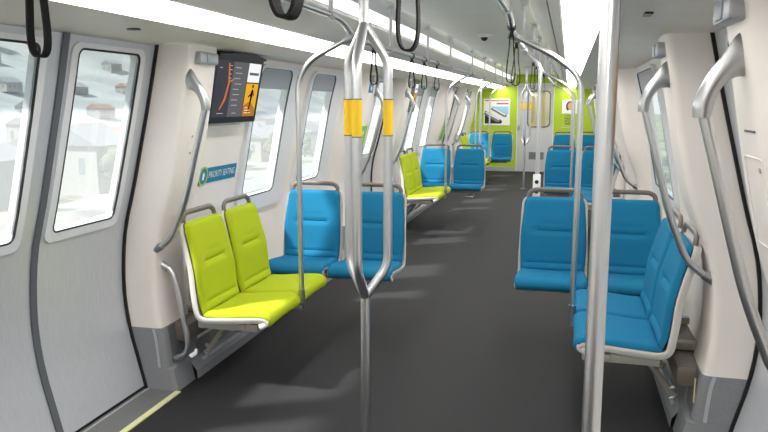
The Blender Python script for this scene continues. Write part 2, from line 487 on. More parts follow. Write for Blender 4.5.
# grab handles by doorways, small top caps, lower handles
def grab(s, y, label, group):
    dirn = 1
    t = thing('door_grab_rail', label, 'grab rail', (0, y, 0), 0, group)
    up = round_path([(s*1.075, 0, 1.60), (s*1.215, 0, 1.09), (s*1.30, 0, .885), (s*1.365, 0, .83), (s*1.42, 0, .80)], .09, 7)
    q = MB(); q.tube(up, .0165, 14); q.build('tube', 'steel', t)
    q = MB(); outer = catmull([(1.165, 1.785), (1.145, 1.770), (1.12, 1.728), (1.082, 1.672), (1.054, 1.605), (1.054, 1.562)], 4)
    inner = catmull([(1.195, 1.665), (1.165, 1.668), (1.140, 1.660), (1.118, 1.635), (1.104, 1.598), (1.100, 1.560)], 4)
    rows = []
    for i_, (a, b) in enumerate(zip(outer, inner)):
        m_ = ((a[0]+b[0])/2, (a[1]+b[1])/2); h_ = ((a[0]-b[0])/2, (a[1]-b[1])/2)
        rows.append([(s*(m_[0]+h_[0]*math.cos(2*PI*k_/14)), .023*math.sin(2*PI*k_/14), m_[1]+h_[1]*math.cos(2*PI*k_/14)) for k_ in range(14)])
    q.grid(rows, closed=True); q.f.append(tuple(range(14))); q.f.append(tuple(len(q.v)-14+k_ for k_ in range(14)))
    q.build('top_bracket', 'steeld', t)
    q = MB(); q.tube([(s*1.375, 0, .825), (s*1.43, 0, .797)], [.021, .026], 14); q.build('bottom_bracket', 'steeld', t)
    return t
def low_grab(s, y, label, group):
    t = thing('low_grab_rail', label, 'grab rail', (0, y, 0), 0, group)
    p = round_path([(s*1.405, 0, .70), (s*1.36, 0, .67), (s*1.33, 0, .55), (s*1.285, 0, .29), (s*1.29, 0, .20), (s*1.375, 0, .165)], .06, 6)
    q = MB(); q.tube(p, .0155, 14); q.build('tube', 'steel', t)
    q = MB(); q.tube([(s*1.435, 0, .71), (s*1.385, 0, .685)], [.027, .019], 14); q.build('bracket', 'steeld', t)
    q = MB(); q.tube([(s*1.385, 0, .162), (s*1.335, 0, .178)], [.027, .019], 14); q.build('bracket', 'steeld', t)
def cap(s, y, label, group):
    t = thing('pillar_cap', label, 'lamp', (0, y, 0), 0, group)  # plain grey cap on the pillar, gives no light
    q = MB(); q.box((s*1.12, -.10, 1.805), (s*1.19, .10, 1.868), .010); q.build('housing', 'galv', t)
    q = MB(); q.box((s*1.115, -.035, 1.812), (s*1.123, .035, 1.862), .003); q.build('lens', 'blind', t)  # raised grey face added to the cap, not a lamp lens
ordn = ['first', 'second', 'third']
for s in (-1, 1):
    for i, d0 in enumerate(door_starts):
        for dirn, yd in ((-1, NEAR_R if (s > 0 and d0 < 3) else d0), (1, d0+DL)):
            w = '%s side, %s edge of the %s doorway' % (SIDE[s], 'far' if dirn > 0 else 'near', ordn[i])
            near_r = s > 0 and yd == NEAR_R
            g_ = grab(s, yd+dirn*(.17 if near_r else .03 if s < 0 else .05), 'tall curved steel grab rail, %s' % w, 'upper door grab rails')
            g_.location.x =   .012 if near_r else -.012 if s < 0 else 0
            if yd < 9 and s < 0: low_grab(s, yd+dirn*.085, 'short steel lower grab rail, %s' % w, 'lower door grab rails')
            cap(s, yd+dirn*(.14 if near_r else .16), 'small grey cap atop the pillar, %s' % w, 'grey pillar caps')

# floor rails along walls under seats
nb = 0
for s in (-1, 1):
    for (a, b, *_r) in bays:
        nb += 1
        a2 = a+.205 if a > 0 else a; b2 = b-.25 if b < 17 else b
        q = MB(); q.grid([[(s*x, y, z) for x, z in ((1.30, 0), (1.305, .05), (1.345, .105), (1.43, .125), (1.50, .13))] for y in (a2, b2)])
        o = st(q.build('baseboard_%s' % SIDE[s], 'kick', ang=20))
        q = MB(); q.grid([[(s*x, y, z) for x, z in ((1.318, .074), (1.330, .090))] for y in (a2+.1, b2-.1)]); 
        q.v = [(v[0]-s*.003, v[1], v[2]+.003) for v in q.v]
        q.build('groove_strip', 'kickl', o, smooth=False)

# ------------------------------------------------------------------ end walls
q = MB()
fe = lambda y, z, d=0: Vector((y, Y1-.02-d, z))
DX = -.0
panel(q, [(-1.56, 0), (-.41, 0), (-.41, 2.03), (.41, 2.03), (.41, 0), (1.56, 0), (1.62, .8), (1.34, 1.9), (1.1, 2.0), (.72, 2.12), (.5, 2.27), (-.5, 2.27), (-.72, 2.12), (-1.1, 2.0), (-1.34, 1.9), (-1.62, .8)], [], fe, 0, -.05, step=5)
o = st(q.build('wall_end', 'green', smooth=False))
q = MB(); q.box((-1.5, Y1-.05, 0), (-.42, Y1-.015, .10)); q.box((.42, Y1-.05, 0), (1.5, Y1-.015, .10)); st(q.build('baseboard_end', 'kickl', smooth=False))
e = bpy.data.objects.new('door_13', None); COL.objects.link(e); st(e)
q = MB(); panel(q, [(-.41, 0), (.41, 0), (.41, 2.03), (-.41, 2.03)], [rrect(-.16, 1.06, .32, 1.86, .09)], fe, 0, -.04, step=5)
q.build('door_leaf', 'enddoor', e, smooth=False)
q = MB(); panel(q, rrect(-.185, 1.035, .345, 1.885, .11), [rrect(-.16, 1.06, .32, 1.86, .09)], fe, .012, 0, step=5); q.build('window_frame', 'gasket', e)
q = MB(); panel(q, rrect(-.2, 1.06, .32, 1.86, .09), [], fe, -.02, -.03, step=5); q.build('glass_pane', 'glass', e)
q = MB()
for x in (-.42, .405): q.box((x, Y1-.045, 0), (x+.015, Y1-.01, 2.04))
q.box((-.42, Y1-.045, 2.025), (.42, Y1-.01, 2.045)); q.build('door_frame', 'soffit', e, smooth=False)
q = MB(); panel(q, [(-.12, .29), (.22, .29), (.22, .46), (-.12, .46)], [], fe, .006, 0, step=5); q.build('vent_grille', 'greyp', e, smooth=False)
q = MB(); q.box((-.40, Y1-.08, .98), (-.36, Y1-.02, 1.10), .006); q.build('door_handle', 'galv', e)
q = MB(); q.box((-1.6, Y1+1.2, 0), (1.6, Y1+1.25, 2.3));  q.box((-1.6, Y1, 2.3), (1.6, Y1+1.25, 2.33)); q.box((-1.62, Y1+.03, 0), (-1.6, Y1+1.25, 2.3)); q.box((1.6, Y1+.03, 0), (1.62, Y1+1.25, 2.3))
st(q.build('wall_beyond', 'wall', smooth=False))
t = thing('passage_light', 'ceiling light in the passage behind the end door', 'ceiling light', (0, Y1+.6, 2.28)); q = MB(); q.box((-.4, -.08, -.01), (.4, .08, 0)); q.build('diffuser', 'lamp', t, smooth=False); q = MB(); q.box((-.42, -.1, 0), (.42, .1, .02)); q.build('housing', 'galv', t, smooth=False)
q = MB(); q.box((-.12, Y1+.6, .0), (-.05, Y1+.64, 2.2)); q.box((.10, Y1+.6, .0), (.2, Y1+.64, 2.2)); st(q.build('trim_99', 'yellow', smooth=False))
q = MB(); q.box((-1.62, Y0-.05, 0), (1.62, Y0, 2.3)); st(q.build('wall_back', 'wall', smooth=False))

# ------------------------------------------------------------------ seats
def cushion(path, wf, t, dish=0, grooves=(), nu=22, sub=5, tb=.0, ends=(.9, .9), piping=False):
    """path (y,z); +normal is 90deg left of travel direction"""
    P = catmull(path, sub); n = len(P)
    D = [0]
    for i in range(1, n): D.append(D[-1]+math.hypot(P[i][0]-P[i-1][0], P[i][1]-P[i-1][1]))
    tot = D[-1]; top = []; bot = []
    for i in range(n):
        a = P[max(i-1, 0)]; b = P[min(i+1, n-1)]
        dy, dz = b[0]-a[0], b[1]-a[1]; l = math.hypot(dy, dz); ny, nz = -dz/l, dy/l
        sd = D[i]/tot; w = wf(sd)
        de = min(D[i]+.001, .03)/.03; df = min(tot-D[i]+.001, .03)/.03
        eh = math.sqrt(max(0, 1-(1-de)**2))*math.sqrt(max(0, 1-(1-df)**2))
        rt = []; rb = []
        for j in range(nu+1):
            # cosine-ish spacing to sharpen the rim
            u = -1+2*j/nu; u = math.copysign(1-(1-abs(u))**1.35, u)
            rim = max(0, 1-abs(u)) * w/2
            rh = math.sqrt(max(0, 1-(1-min(1, rim/.028))**2))
            h = t*rh*eh-dish*(1-u*u)*.6
            for (gs, gu, gd, gw) in grooves:
                if abs(u) < gu:
                    h -= gd*math.exp(-((D[i]-gs)/gw)**2)*min(1, (gu-abs(u))/.12)
            x = u*w/2
            rt.append((x, P[i][0]+ny*h, P[i][1]+nz*h)); rb.append((x, P[i][0]-ny*tb, P[i][1]-nz*tb))
        top.append(rt); bot.append(rb)
    mb = MB(); m = nu+1
    mb.grid(top); o = len(mb.v); mb.grid([r[::-1] for r in bot])
    for i in range(n-1):
        mb.f.append((i*m, (i+1)*m, o+(i+1)*m+m-1, o+i*m+m-1))
        mb.f.append((i*m+m-1, o+i*m, o+(i+1)*m, (i+1)*m+m-1))
    for j in range(nu):
        mb.f.append((j, j+1, o+m-2-j, o+m-1-j)); r = (n-1)*m
        mb.f.append((r+j, o+r+m-1-j, o+r+m-2-j, r+j+1))
    return mb
W = .465
SEATP = [(.035, .408), (.004, .428), (.012, .451), (.05, .461), (.16, .453), (.30, .440), (.385, .440)]
BACKP = [(.385, .445), (.405, .50), (.415, .58), (.425, .68), (.448, .78), (.472, .87), (.494, .950)]
SHELLP = [(.05, .398), (.012, .418), (.012, .438), (.05, .445), (.16, .435), (.30, .424), (.375, .422), (.412, .44), (.425, .50), (.435, .58), (.445, .68), (.468, .78), (.492, .87), (.512, .948)]
def wseat(s):
    return W*(.955+.045*min(1, s/.15))*(1-.05*max(0, (s-.6)/.4))
def wback(s):
    w = W*(.93+.03*math.sin(PI*min(1, s*1.2))-.055*max(0, s-.45)/.55)
    if s > .9: w -= .075*(1-math.sqrt(max(0, 1-((s-.9)/.1)**2)))
    return w
def wshell(s):
    w = W*(.99+.02*math.sin(PI*s))
    if s > .55: w = W*(1.0-.06*(s-.55)/.45)+.006
    if s > .94: w -= .06*(1-math.sqrt(max(0, 1-((s-.94)/.06)**2)))
    return w
def make_seat(fab, label):
    t = thing('transit_seat', label, 'seat')
    cushion(SEATP, wseat, .026, dish=.012, grooves=((.10, .95, .0025, .006),), tb=.004).build('seat_cushion', fab, t, ang=60)
    cushion(BACKP, wback, .028, dish=.012, grooves=((.285, .66, .020, .008), (.33, .46, .014, .008), (.055, .94, .010, .007)), tb=.004).build('backrest', fab, t, ang=60)
    sh = MB()
    P = catmull(SHELLP, 4); n = len(P); D = [0]
    for i in range(1, n): D.append(D[-1]+math.hypot(P[i][0]-P[i-1][0], P[i][1]-P[i-1][1]))
    rows = []
    for i in range(n):
        a = P[max(i-1, 0)]; b = P[min(i+1, n-1)]; l = math.hypot(b[0]-a[0], b[1]-a[1])
        ny, nz = -(b[1]-a[1])/l, (b[0]-a[0])/l
        w = wshell(D[i]/D[-1])/2; pos = []
        th = .026
        for (x, h) in ((-w+.012, .006), (-w+.003, .012), (-w, .006), (-w-.001, -.006), (-w+.012, -th), (-w*.5, -th-.004), (0, -th-.005), (w*.5, -th-.004), (w-.012, -th), (w+.001, -.006), (w, .006), (w-.003, .012), (w-.012, .006), (0, 0)):
            pos.append((x, P[i][0]+ny*h, P[i][1]+nz*h))
        rows.append(pos)
    sh.grid(rows, closed=True); m = len(rows[0]); sh.f.append(tuple(range(m))); sh.f.append(tuple((n-1)*m+j for j in range(m))[::-1])
    sh.build('shell', 'shell', t, ang=50)
    p = round_path([(-.180, .500, .88), (-.178, .512, .975), (-.14, .516, .998), (.14, .516, .998), (.178, .512, .975), (.180, .500, .88)], .035, 6)
    q = MB(); q.tube(p, .0165, 12, flat=.75, flatdir=(0, 1, .1)); q.build('grab_handle', 'taupe', t)
    return t
proto = {}
def seat(fab, x, y, rz, label, group):
    if fab not in proto: t = make_seat(fab, label); proto[fab] = t
    else: t = copy_tree(proto[fab])
    t.location = (x, y, 0); t.rotation_euler = (0, 0, rz)
    tag(t, label, None, group); return t
rowname = ['first', 'second', 'last']
for i in range(3):
    dy = P_*i; L_ = ['group nearest the camera', 'middle group', 'group by green end wall'][i]
    for j, y in enumerate((3.66, 4.145)):
        seat('lime', -.775, y+.01+dy, PI/2, 'lime green aisle-facing seat, %s one, %s' % (['nearer', 'farther'][j], L_), 'lime priority seats')
        seat('blue', .835, y+.03+dy, -PI/2, 'blue seat on the right wall, %s one, %s' % (['nearer', 'farther'][j], L_), 'blue side seats along the right wall')
    for j, x in enumerate((-1.095, -.605)):
        seat('blue', x, 4.60+dy, 0, 'blue forward seat left of the aisle, %s, %s' % (['window place', 'aisle place'][j], L_), 'blue seats facing the camera on the left')
    for j, x in enumerate((.680, 1.165)):
        seat('blue', x, 4.60+dy, 0, 'blue forward seat right of the aisle, %s, %s' % (['aisle place', 'window place'][j], L_), 'blue seats facing the camera on the right')
    # brackets
    for s in (-1, 1):
        c = 'lime seats' if s < 0 else 'blue wall seats'
        t = thing('seat_bracket', 'beige metal bracket under the %s, %s' % (c, L_), 'bracket', (0, 3.92+dy, 0), 0, 'seat brackets')
        q = MB(); q.box((s*.86, -.43, .352), (s*1.22, -.37, .397), .006); q.build('cross_arm', 'bracket', t)
        for off in (-.14, .32):
            q = MB(); q.box((s*.90, off-.03, .36), (s*1.46, off+.03, .398), .006); q.build('cross_arm', 'bracket', t)
            p = round_path([(s*1.12, off, .35), (s*1.20, off, .28), (s*1.33, off, .10), (s*1.36, off, .09)], .05, 4)
            q = MB(); q.tube(p, .018, 8, flat=.6, flatdir=(0, 1, 0)); q.build('brace', 'bracket', t)
            q = MB()
            for zz in (.10, .15): q.tube([(s*1.335, off-.03+zz*.2, zz), (s*1.312, off-.03+zz*.2, zz-.01)], .012, 8)
            q.build('bolt', 'galv', t)
        q = MB(); q.box((s*.93, -.44, .362), (s*.99, .42, .397), .006); q.build('front_beam', 'bracket', t)
        q = MB(); q.box((s*1.30, -.40, .25), (s*1.46, .36, .355), .02); q.build('rear_beam', 'taupe', t)
        t = thing('seat_bracket', 'beige bracket under the blue forward pair, %s side, %s' % (SIDE[s], L_), 'bracket', (0, 4.60+dy, 0), 0, 'seat brackets')
        q = MB(); q.box((s*.47, .16, .352), (s*1.46, .24, .396), .006); q.build('cross_arm', 'bracket', t)
        q = MB(); q.tube(round_path([(s*.95, .2, .35), (s*1.1, .2, .30), (s*1.34, .2, .10)], .1, 5), .018, 8); q.build('brace', 'bracket', t)

# ------------------------------------------------------------------ poles
def tripole(y, label):
    t = thing('three_branch_pole', label, 'pole', (-.018, y, 0), 0, 'three-branch poles in the doorways')
    q = MB(); q.tube([(0, 0, 0), (0, 0, .86)], .0195, 18); q.build('lower_stem', 'steel', t)
    q = MB(); q.tube([(0, 0, 1.87), (0, 0, 2.25)], .0195, 18); q.build('upper_stem', 'steel', t)
    q = MB(); q.tube([(0, 0, 0), (0, 0, .012), (0, 0, .02)], [.05, .05, .022], 20); q.build('floor_flange', 'steeld', t)
    q = MB(); q.tube([(0, 0, 2.235), (0, 0, 2.25)], .045, 20); q.build('ceiling_flange', 'steeld', t)
    for a in (28, 148, 268):
        ca, sa = math.cos(math.radians(a)), math.sin(math.radians(a)); R = .094
        p = round_path([(0, 0, .825), (ca*.01, sa*.01, .84), (ca*R, sa*R, .95), (ca*R, sa*R, 1.755), (ca*.01, sa*.01, 1.885), (0, 0, 1.90)], .045, 6)
        q = MB(); q.tube(p, .0185, 16); b = q.build('branch', 'steel', t)
        q = MB(); q.tube([(ca*R, sa*R, 1.475), (ca*R, sa*R, 1.612)], .0195, 16); q.build('yellow_band', 'yellow', b)
        q = MB()
        for z in (1.471, 1.612): q.tube([(ca*R, sa*R, z), (ca*R, sa*R, z+.004)], .0196, 16)
        q.build('band_edge', 'gasket', b)
tripole(2.70, 'large three-branch steel pole with yellow bands in the nearest doorway')
tripole(13.55, 'distant three-branch steel pole with yellow bands near the end door')

def windscreen_pole(s, y, label, foot=.47, off=.755, top=1.725, rz=1.955, rr=.0155):
    t = thing('seat_pole', label, 'pole', (0, y, 0), 0, 'bent steel poles joining seats to the ceiling rails')
    p = round_path([(s*off, 0, foot), (s*off, 0, top), (s*.68, 0, top+(rz-top)*.5), (s*.45, 0, rz)], .10, 8)
    q = MB(); q.tube(p, rr, 16); q.build('bent_tube', 'steel', t)
    q = MB(); q.tube([(s*off, 0, max(0, foot-.05)), (s*off, 0, foot+.03)], .0205, 14); q.build('foot_collar', 'steeld', t)
    q = MB(); q.box((s*(off+.0), -.012, max(0, foot-.095)), (s*(off+.16), .012, max(.02, foot-.07)), .004); q.tube([(s*off, 0, max(.002, foot-.09)), (s*off, 0, max(.02, foot-.04))], .012, 10); q.build('foot_bracket', 'steeld', t)
    q = MB(); q.tube([(s*.47, 0, rz-.009), (s*.425, 0, rz+.007)], .022, 12); q.build('rail_clamp', 'galv', t)
windscreen_pole(-1, 3.90, 'slim bent steel pole in front of the nearest lime seats')
windscreen_pole(1, 3.96, 'slim bent steel pole at the corner of the nearest right wall seats', off=.812)
windscreen_pole(1, 1.35, 'thick looking bright steel pole closest to the camera on the right', off=.815, top=1.88, rz=2.04, foot=.0, rr=.0175)
windscreen_pole(-1, 9.10, 'slim bent steel pole at the lime seats past the second doorway')
windscreen_pole(1, 9.16, 'slim bent steel pole at the right wall seats past the second doorway', off=.812)
windscreen_pole(-1, 12.1, 'distant bent steel pole on the left before the third doorway', foot=0)
windscreen_pole(1, 14.36, 'farthest bent steel pole on the right near the green wall', off=.812)
windscreen_pole(-1, 14.30, 'farthest bent steel pole on the left by the lime seats')

def post(x, y, z0, z1, label, plate=False):
    t = thing('seat_back_post', label, 'pole', (x, y, 0), 0, None)
    dx = (math.copysign(.445, x)-x); q = MB(); q.tube(round_path([(0, 0, z0), (0, 0, z1-.10), (dx, 0, z1)], .06, 5), .0155, 14); q.build('tube', 'steel', t)
    q = MB(); q.tube([(0, 0, z0-.01), (0, 0, z0+.05)], .021, 14); q.build('foot_collar', 'steeld', t)
    q = MB(); q.box((-.01, -.06, z0-.005), (.02, .01, z0+.02), .003); q.build('foot_bracket', 'steeld', t)
    q = MB(); q.tube([(dx, -.03, z1), (dx, .03, z1)], .0215, 14); q.build('rail_clamp', 'galv', t)
    if plate:
        q = MB(); q.box((-.028, -.028, .93), (.026, -.014, 1.10), .005); pl = q.build('notice_plate', 'white', t); pl['label'] = 'white notice plate with dark round symbols'
        q = MB()
        for zz in (.975, 1.045): q.tube([(-.001, -.0285, zz), (-.001, -.0295, zz)], .014, 14)
        q.build('symbol', 'black', pl)
post(.55, 5.20, .62, 1.955, 'upright steel post with white notice plate behind the near right blue pair', True)
post(-.47, 10.35, .62, 1.955, 'upright steel post behind the aisle seat of the second left blue pair')

# ------------------------------------------------------------------ overhead rails with hangers
def rail(s, label):
    t = thing('overhead_rail', label, 'handrail', (0, 0, 0), 0, None)
    x = s*.445
    p = round_path([(x, -2.9, 2.045), (x, 3.66, 2.045), (x, 3.80, 2.03), (x, 3.95, 1.975), (x, 4.08, 1.96), (x, 16.6, 1.96), (x, 16.75, 2.0), (x, 16.8, 2.235)], .08, 7)
    q = MB(); q.tube(p, .0165, 14); q.build('rail_tube', 'steel', t)
    for y in (-1.2, 1.05, 3.58, 4.86, 6.20, 7.43, 9.15, 10.55, 12.1, 13.4, 15.2):
        z0 = 2.045 if y < 3.7 else 1.96
        q = MB(); q.box((x-.009, y-.014, z0+.01), (x+.009, y+.014, 2.235), .003); q.tube([(x, y-.03, z0), (x, y+.03, z0)], .0225, 12)
        q.box((x-.02, y-.03, 2.215), (x+.02, y+.03, 2.248), .003)
        q.build('hanger', 'reveal', t)
rail(-1, 'steel ceiling handrail running down the left of the aisle')
rail(1, 'steel ceiling handrail running down the right of the aisle')

def strap(s, y, rot, label, L=.26, w=.03, group='black hanging straps', top=None, h=.05):
    zr = top if top else (2.045 if y < 3.7 else 1.96)
    t = thing('hanging_strap', label, 'strap', (s*.445, y, zr), rot, group)
    # loop: teardrop in local x-z, band width along local y
    pts = []
    n = 26; b = h/2
    for i in range(n+1):
        a = i/n; ang = -PI/2+2*PI*a  # start at bottom
        pass
    out = []
    for i in range(15): out.append((-b*math.sin(PI/2*min(1, i/14)*1.0)*(1-.0), 0))
    left = [(-.006, -.03), (-.010, -.06), (-b*.55, -.12), (-b*.92, -L*.72), (-b, -L*.86), (-b*.85, -L*.95), (-b*.45, -L*.993), (0, -L)]
    left = catmull(left, 4); loop = left+[(-x, z) for x, z in left[::-1][1:]]
    mb = MB(); th = .004; rows = []
    for i, (x, z) in enumerate(loop):
        a = loop[max(i-1, 0)]; c = loop[min(i+1, len(loop)-1)]; l = math.hypot(c[0]-a[0], c[1]-a[1]); nx, nz = (c[1]-a[1])/l, -(c[0]-a[0])/l
        rows.append([(x+nx*th/2*q, y_, z+nz*th/2*q) for q, y_ in ((-1, -w/2), (1, -w/2), (1, w/2), (-1, w/2))])
    mb.grid(rows, closed=True); mb.f += [(0, 1, 2, 3), tuple(len(mb.v)-4+i for i in (3, 2, 1, 0))]
    mb.build('strap_loop', 'strap', t, ang=40)
    q = MB()
    ring = [(0.021*math.cos(a_), 0, .021*math.sin(a_)) for a_ in [2*PI*i/16 for i in range(16)]]
    # collar wraps the rail (rail runs along world y; undo rot)
    c, s_ = math.cos(-rot), math.sin(-rot)
    r2 = []
    for yy in (-w*.45, w*.45):
        for rr in (.0185, .0225):
            r2.append([(rr*math.cos(2*PI*i/16)*c-yy*s_, rr*math.cos(2*PI*i/16)*s_+yy*c, rr*math.sin(2*PI*i/16)) for i in range(16)])
    q.grid([r2[0], r2[1], r2[3], r2[2], r2[0]], closed=True)
    q.box((-.009, -w*.35, -.05), (.009, w*.35, -.02), .003)
    q.build('strap_clip', 'black', t)
strap(1, .76, 0, 'black strap hanging nearest the camera, cut by the top edge', L=.352, w=.026, h=.032)
strap(-1, 1.45, 0, 'black wide strap hanging by the near left door', L=.339, w=.023, h=.046)
strap(1, 1.38, 0, 'long black oval strap hanging right of the three-branch pole', L=.345, w=.024, h=.040)
strap(-1, 4.42, 0, 'black strap hanging between branches of the near pole', L=.245, h=.045)
for y in (5.55, 6.05, 6.65): strap(-1, y, 0, 'slim black strap on the left rail, %s of three together' % {5.55: 'left one', 6.05: 'middle one', 6.65: 'right one'}[y], L=.245, h=.045)
strap(1, 3.90, 0, 'slim black strap where the right rail steps down, left one', L=.285, h=.046, top=1.992)
strap(1, 4.28, 0, 'slim black strap where the right rail steps down, right one', L=.26, h=.048)
for y in (6.3, 6.9, 8.9): strap(1, y, 0, 'small distant black strap on the right rail', L=.24, h=.04, group='distant right straps')

# ------------------------------------------------------------------ ceiling fittings
t = thing('dome_camera', 'small dark dome camera on the ceiling centre', 'camera', (-.06, 7.05, 2.25))
q = MB(); q.tube([(0, 0, 0), (0, 0, -.016), (0, 0, -.03)], [.065, .065, .045], 24); q.build('base_ring', 'frame', t)
q = MB(); q.tube([(0, 0, -.026), (0, 0, -.045), (0, 0, -.058), (0, 0, -.064)], [.036, .032, .02, .006], 20); q.build('dome', 'black', t)
for s in (-1, 1):
    q = MB(); 
    if s < 0: q.tube([(s*1.09, 2.82, 1.913), (s*1.09, 2.82, 1.921)], .029, 20)
    else: q.box((s*1.015-.014, 2.78, 1.914), (s*1.015+.014, 2.87, 1.924))
    tag(q.build('ceiling_sensor', 'black'), 'small black %s in the %s cove above the door' % (('round sensor', 'left') if s < 0 else ('slot', 'right')), 'sensor')

# ------------------------------------------------------------------ information screens
def screen(s, yc, label, full=True):
    t = thing('information_screen', label, 'screen', (0, 0, 0), 0, 'information screens')
    hw = .335
    # tilted plane: bottom off 1.315 z 1.475 -> top off 1.225 z 1.895
    def fs(u, v, d=0):  # u in -1..1 (reading left to right from inside), v 0..1
        yy = yc+(u*hw if s < 0 else -u*hw)
        return Vector((s*(1.315-.085*v-d*.98), yy, 1.478+.41*v-d*.2))
    q = MB(); panel(q, [(-1, 0), (1, 0), (1, 1), (-1, 1)], [], fs, 0, -.035, step=9); q.build('housing', 'black', t, smooth=False)
    q = MB(); panel(q, [(-.98, 1.0), (-.35, 1.04), (.6, 1.04), (.98, 1.0), (.98, .97), (-.98, .97)], [], fs, .02, -.05, step=9); q.build('hood', 'black', t, smooth=False)
    q = MB(); q.box((s*1.30, yc-.12, 1.60), (s*1.40, yc+.12, 1.80)); q.build('mount', 'galv', t, smooth=False)
    q = MB(); panel(q, [(-.90, .09), (.90, .09), (.90, .91), (-.90, .91)], [], fs, .001, 0, step=9); d = q.build('display', 's_dark', t, smooth=False)
    def r(name, a, b, c_, e_, m, dd=.0018):
        q = MB(); panel(q, [(a, b), (c_, b), (c_, e_), (a, e_)], [], fs, dd, dd-.0006, step=9); q.build(name, m, d, smooth=False)
    r('centre_panel', -.28, .09, .33, .91, 's_mid')
    r('title_panel', .36, .62, .90, .91, 's_white'); r('advert_panel', .36, .09, .90, .60, 's_yel')
    q = MB(); panel(q, [(.36, .09), (.90, .09), (.90, .2), (.62, .33), (.36, .26)], [], fs, .0022, .0018, step=9); q.build('advert_shade', 's_yd', d, smooth=False)
    q = MB()
    for poly in ([(.60, .30), (.66, .29), (.70, .42), (.66, .52), (.60, .48)], [(.58, .14), (.62, .14), (.66, .31), (.60, .31)], [(.62, .46), (.50, .40), (.51, .38), (.63, .42)], [(.66, .49), (.74, .40), (.76, .42), (.68, .52)], ellipse(.66, .56, .035, .03, 10)):
        panel(q, poly, [], fs, .0026, .0022, step=9)
    q.build('dancing_silhouette', 's_blk', d, smooth=False)
    for nm, LL in (('map_text', ((-.82, .80, .12), (-.42, .84, .1), (-.42, .78, .12), (-.42, .72, .1), (-.42, .66, .12), (-.7, .14, .3))),
                   ('list_text', ((-.2, .82, .3), (-.18, .74, .34), (-.2, .66, .3), (-.16, .58, .36), (-.2, .50, .3), (-.18, .42, .34), (-.2, .34, .3), (-.18, .26, .3), (-.1, .14, .2))),
                   ('advert_text', ((.42, .22, .16), (.42, .18, .3), (.42, .14, .36)))):
        q = MB()
        for (a, b, w) in LL: panel(q, [(a, b), (a+w*.8, b), (a+w*.8, b+.010), (a, b+.010)], [], fs, .0026, .002, step=9)
        q.build(nm, 's_text' if nm != 'advert_text' else 's_white', d, smooth=False)
    q = MB(); panel(q, [(-.50, .88), (-.45, .88), (-.36, .60), (-.44, .34), (-.60, .2), (-.64, .2), (-.50, .36), (-.42, .60)], [], fs, .0024, .002, step=9)
    panel(q, [(-.36, .60), (-.2, .64), (-.2, .66), (-.36, .63)], [], fs, .0024, .002, step=9)
    q.build('route_line', 's_or', d, smooth=False)
    q = MB(); panel(q, [(-.9, .2), (-.7, .3), (-.6, .5), (-.72, .62), (-.9, .58)], [], fs, .0022, .0018, step=9); q.build('map_water', 's_bl', d, smooth=False)
    q = MB(); panel(q, [(.42, .73), (.84, .73), (.84, .77), (.42, .77)], [], fs, .0026, .002, step=9); q.build('title_line', 's_mid', d, smooth=False)
screen(-1, 4.19, 'black wall screen with map and yellow advert above the near lime seats')
screen(1, 1.575, 'dark wall screen cut off at the upper right corner')
screen(-1, 9.39, 'distant wall screen above the second pair of lime seats')
screen(1, 9.39, 'distant wall screen above the right wall seats')

# ------------------------------------------------------------------ wall signs
def priority(s, ya):
    f = surf(WALL, s)
    t = thing('priority_sign', 'teal priority seating sign with two round symbols on the left wall', 'sign')
    q = MB(); panel(q, [(ya+.14, 1.095), (ya+.70, 1.095), (ya+.70, 1.192), (ya+.14, 1.192)], [], f, .006, .001); q.build('sign_plate', 'teal', t, smooth=False)
    q = MB(); text_mb(q, 'PRIORITY SEATING', .062, lambda u, v, d: f(ya+.31+u, 1.124+v, d), .0075, width=.36); q.build('sign_text', 'white', t, smooth=False, fix=False)
    for cy in (ya+.13, ya+.235):
        q = MB(); panel(q, ellipse(cy, 1.143, .056, .062, 24), [ellipse(cy, 1.143, .045, .050, 24)], f, .010, .006); q.build('symbol_ring', 'tealg', t, smooth=False)
        q = MB(); panel(q, ellipse(cy, 1.143, .045, .050, 20), [], f, .009, .006); dsk = q.build('symbol_disc', 'teal', t, smooth=False)
        q = MB(); panel(q, [(cy-.012, 1.118), (cy+.008, 1.118), (cy+.014, 1.15), (cy+.004, 1.168), (cy-.012, 1.16)], [], f, .0102, .009); q.build('person_symbol', 'white', dsk, smooth=False)
priority(-1, 3.83)
for (ya, yb, z0, z1, m, lab, P0) in ((6.86, 7.08, 1.10, 1.37, 'greenp', 'green upright sticker on the left pillar before the second doorway', PORT),
        (12.06, 12.28, .98, 1.35, 'greenp', 'green upright sticker on the left pillar by the third doorway', PORT), (6.92, 7.06, 1.70, 1.79, 'teal', 'small teal sticker high on the left pillar before the second doorway', PORT)):
    f = surf(P0, -1)
    t = thing('wall_sticker', lab, 'sticker')
    q = MB(); panel(q, rrect(ya, z0, yb, z1, .01), [], f, .006, .0); q.build('sticker_face', m, t, smooth=False)
    for kz in range(3 if m == 'greenp' else 1):
        q = MB(); zc = z0+(z1-z0)*(.25+.25*kz if m == 'greenp' else .5); panel(q, ellipse((ya+yb)/2, zc, .022, .022, 10), [], f, .007, .006)
        q.build('sticker_print', 'white', t, smooth=False)

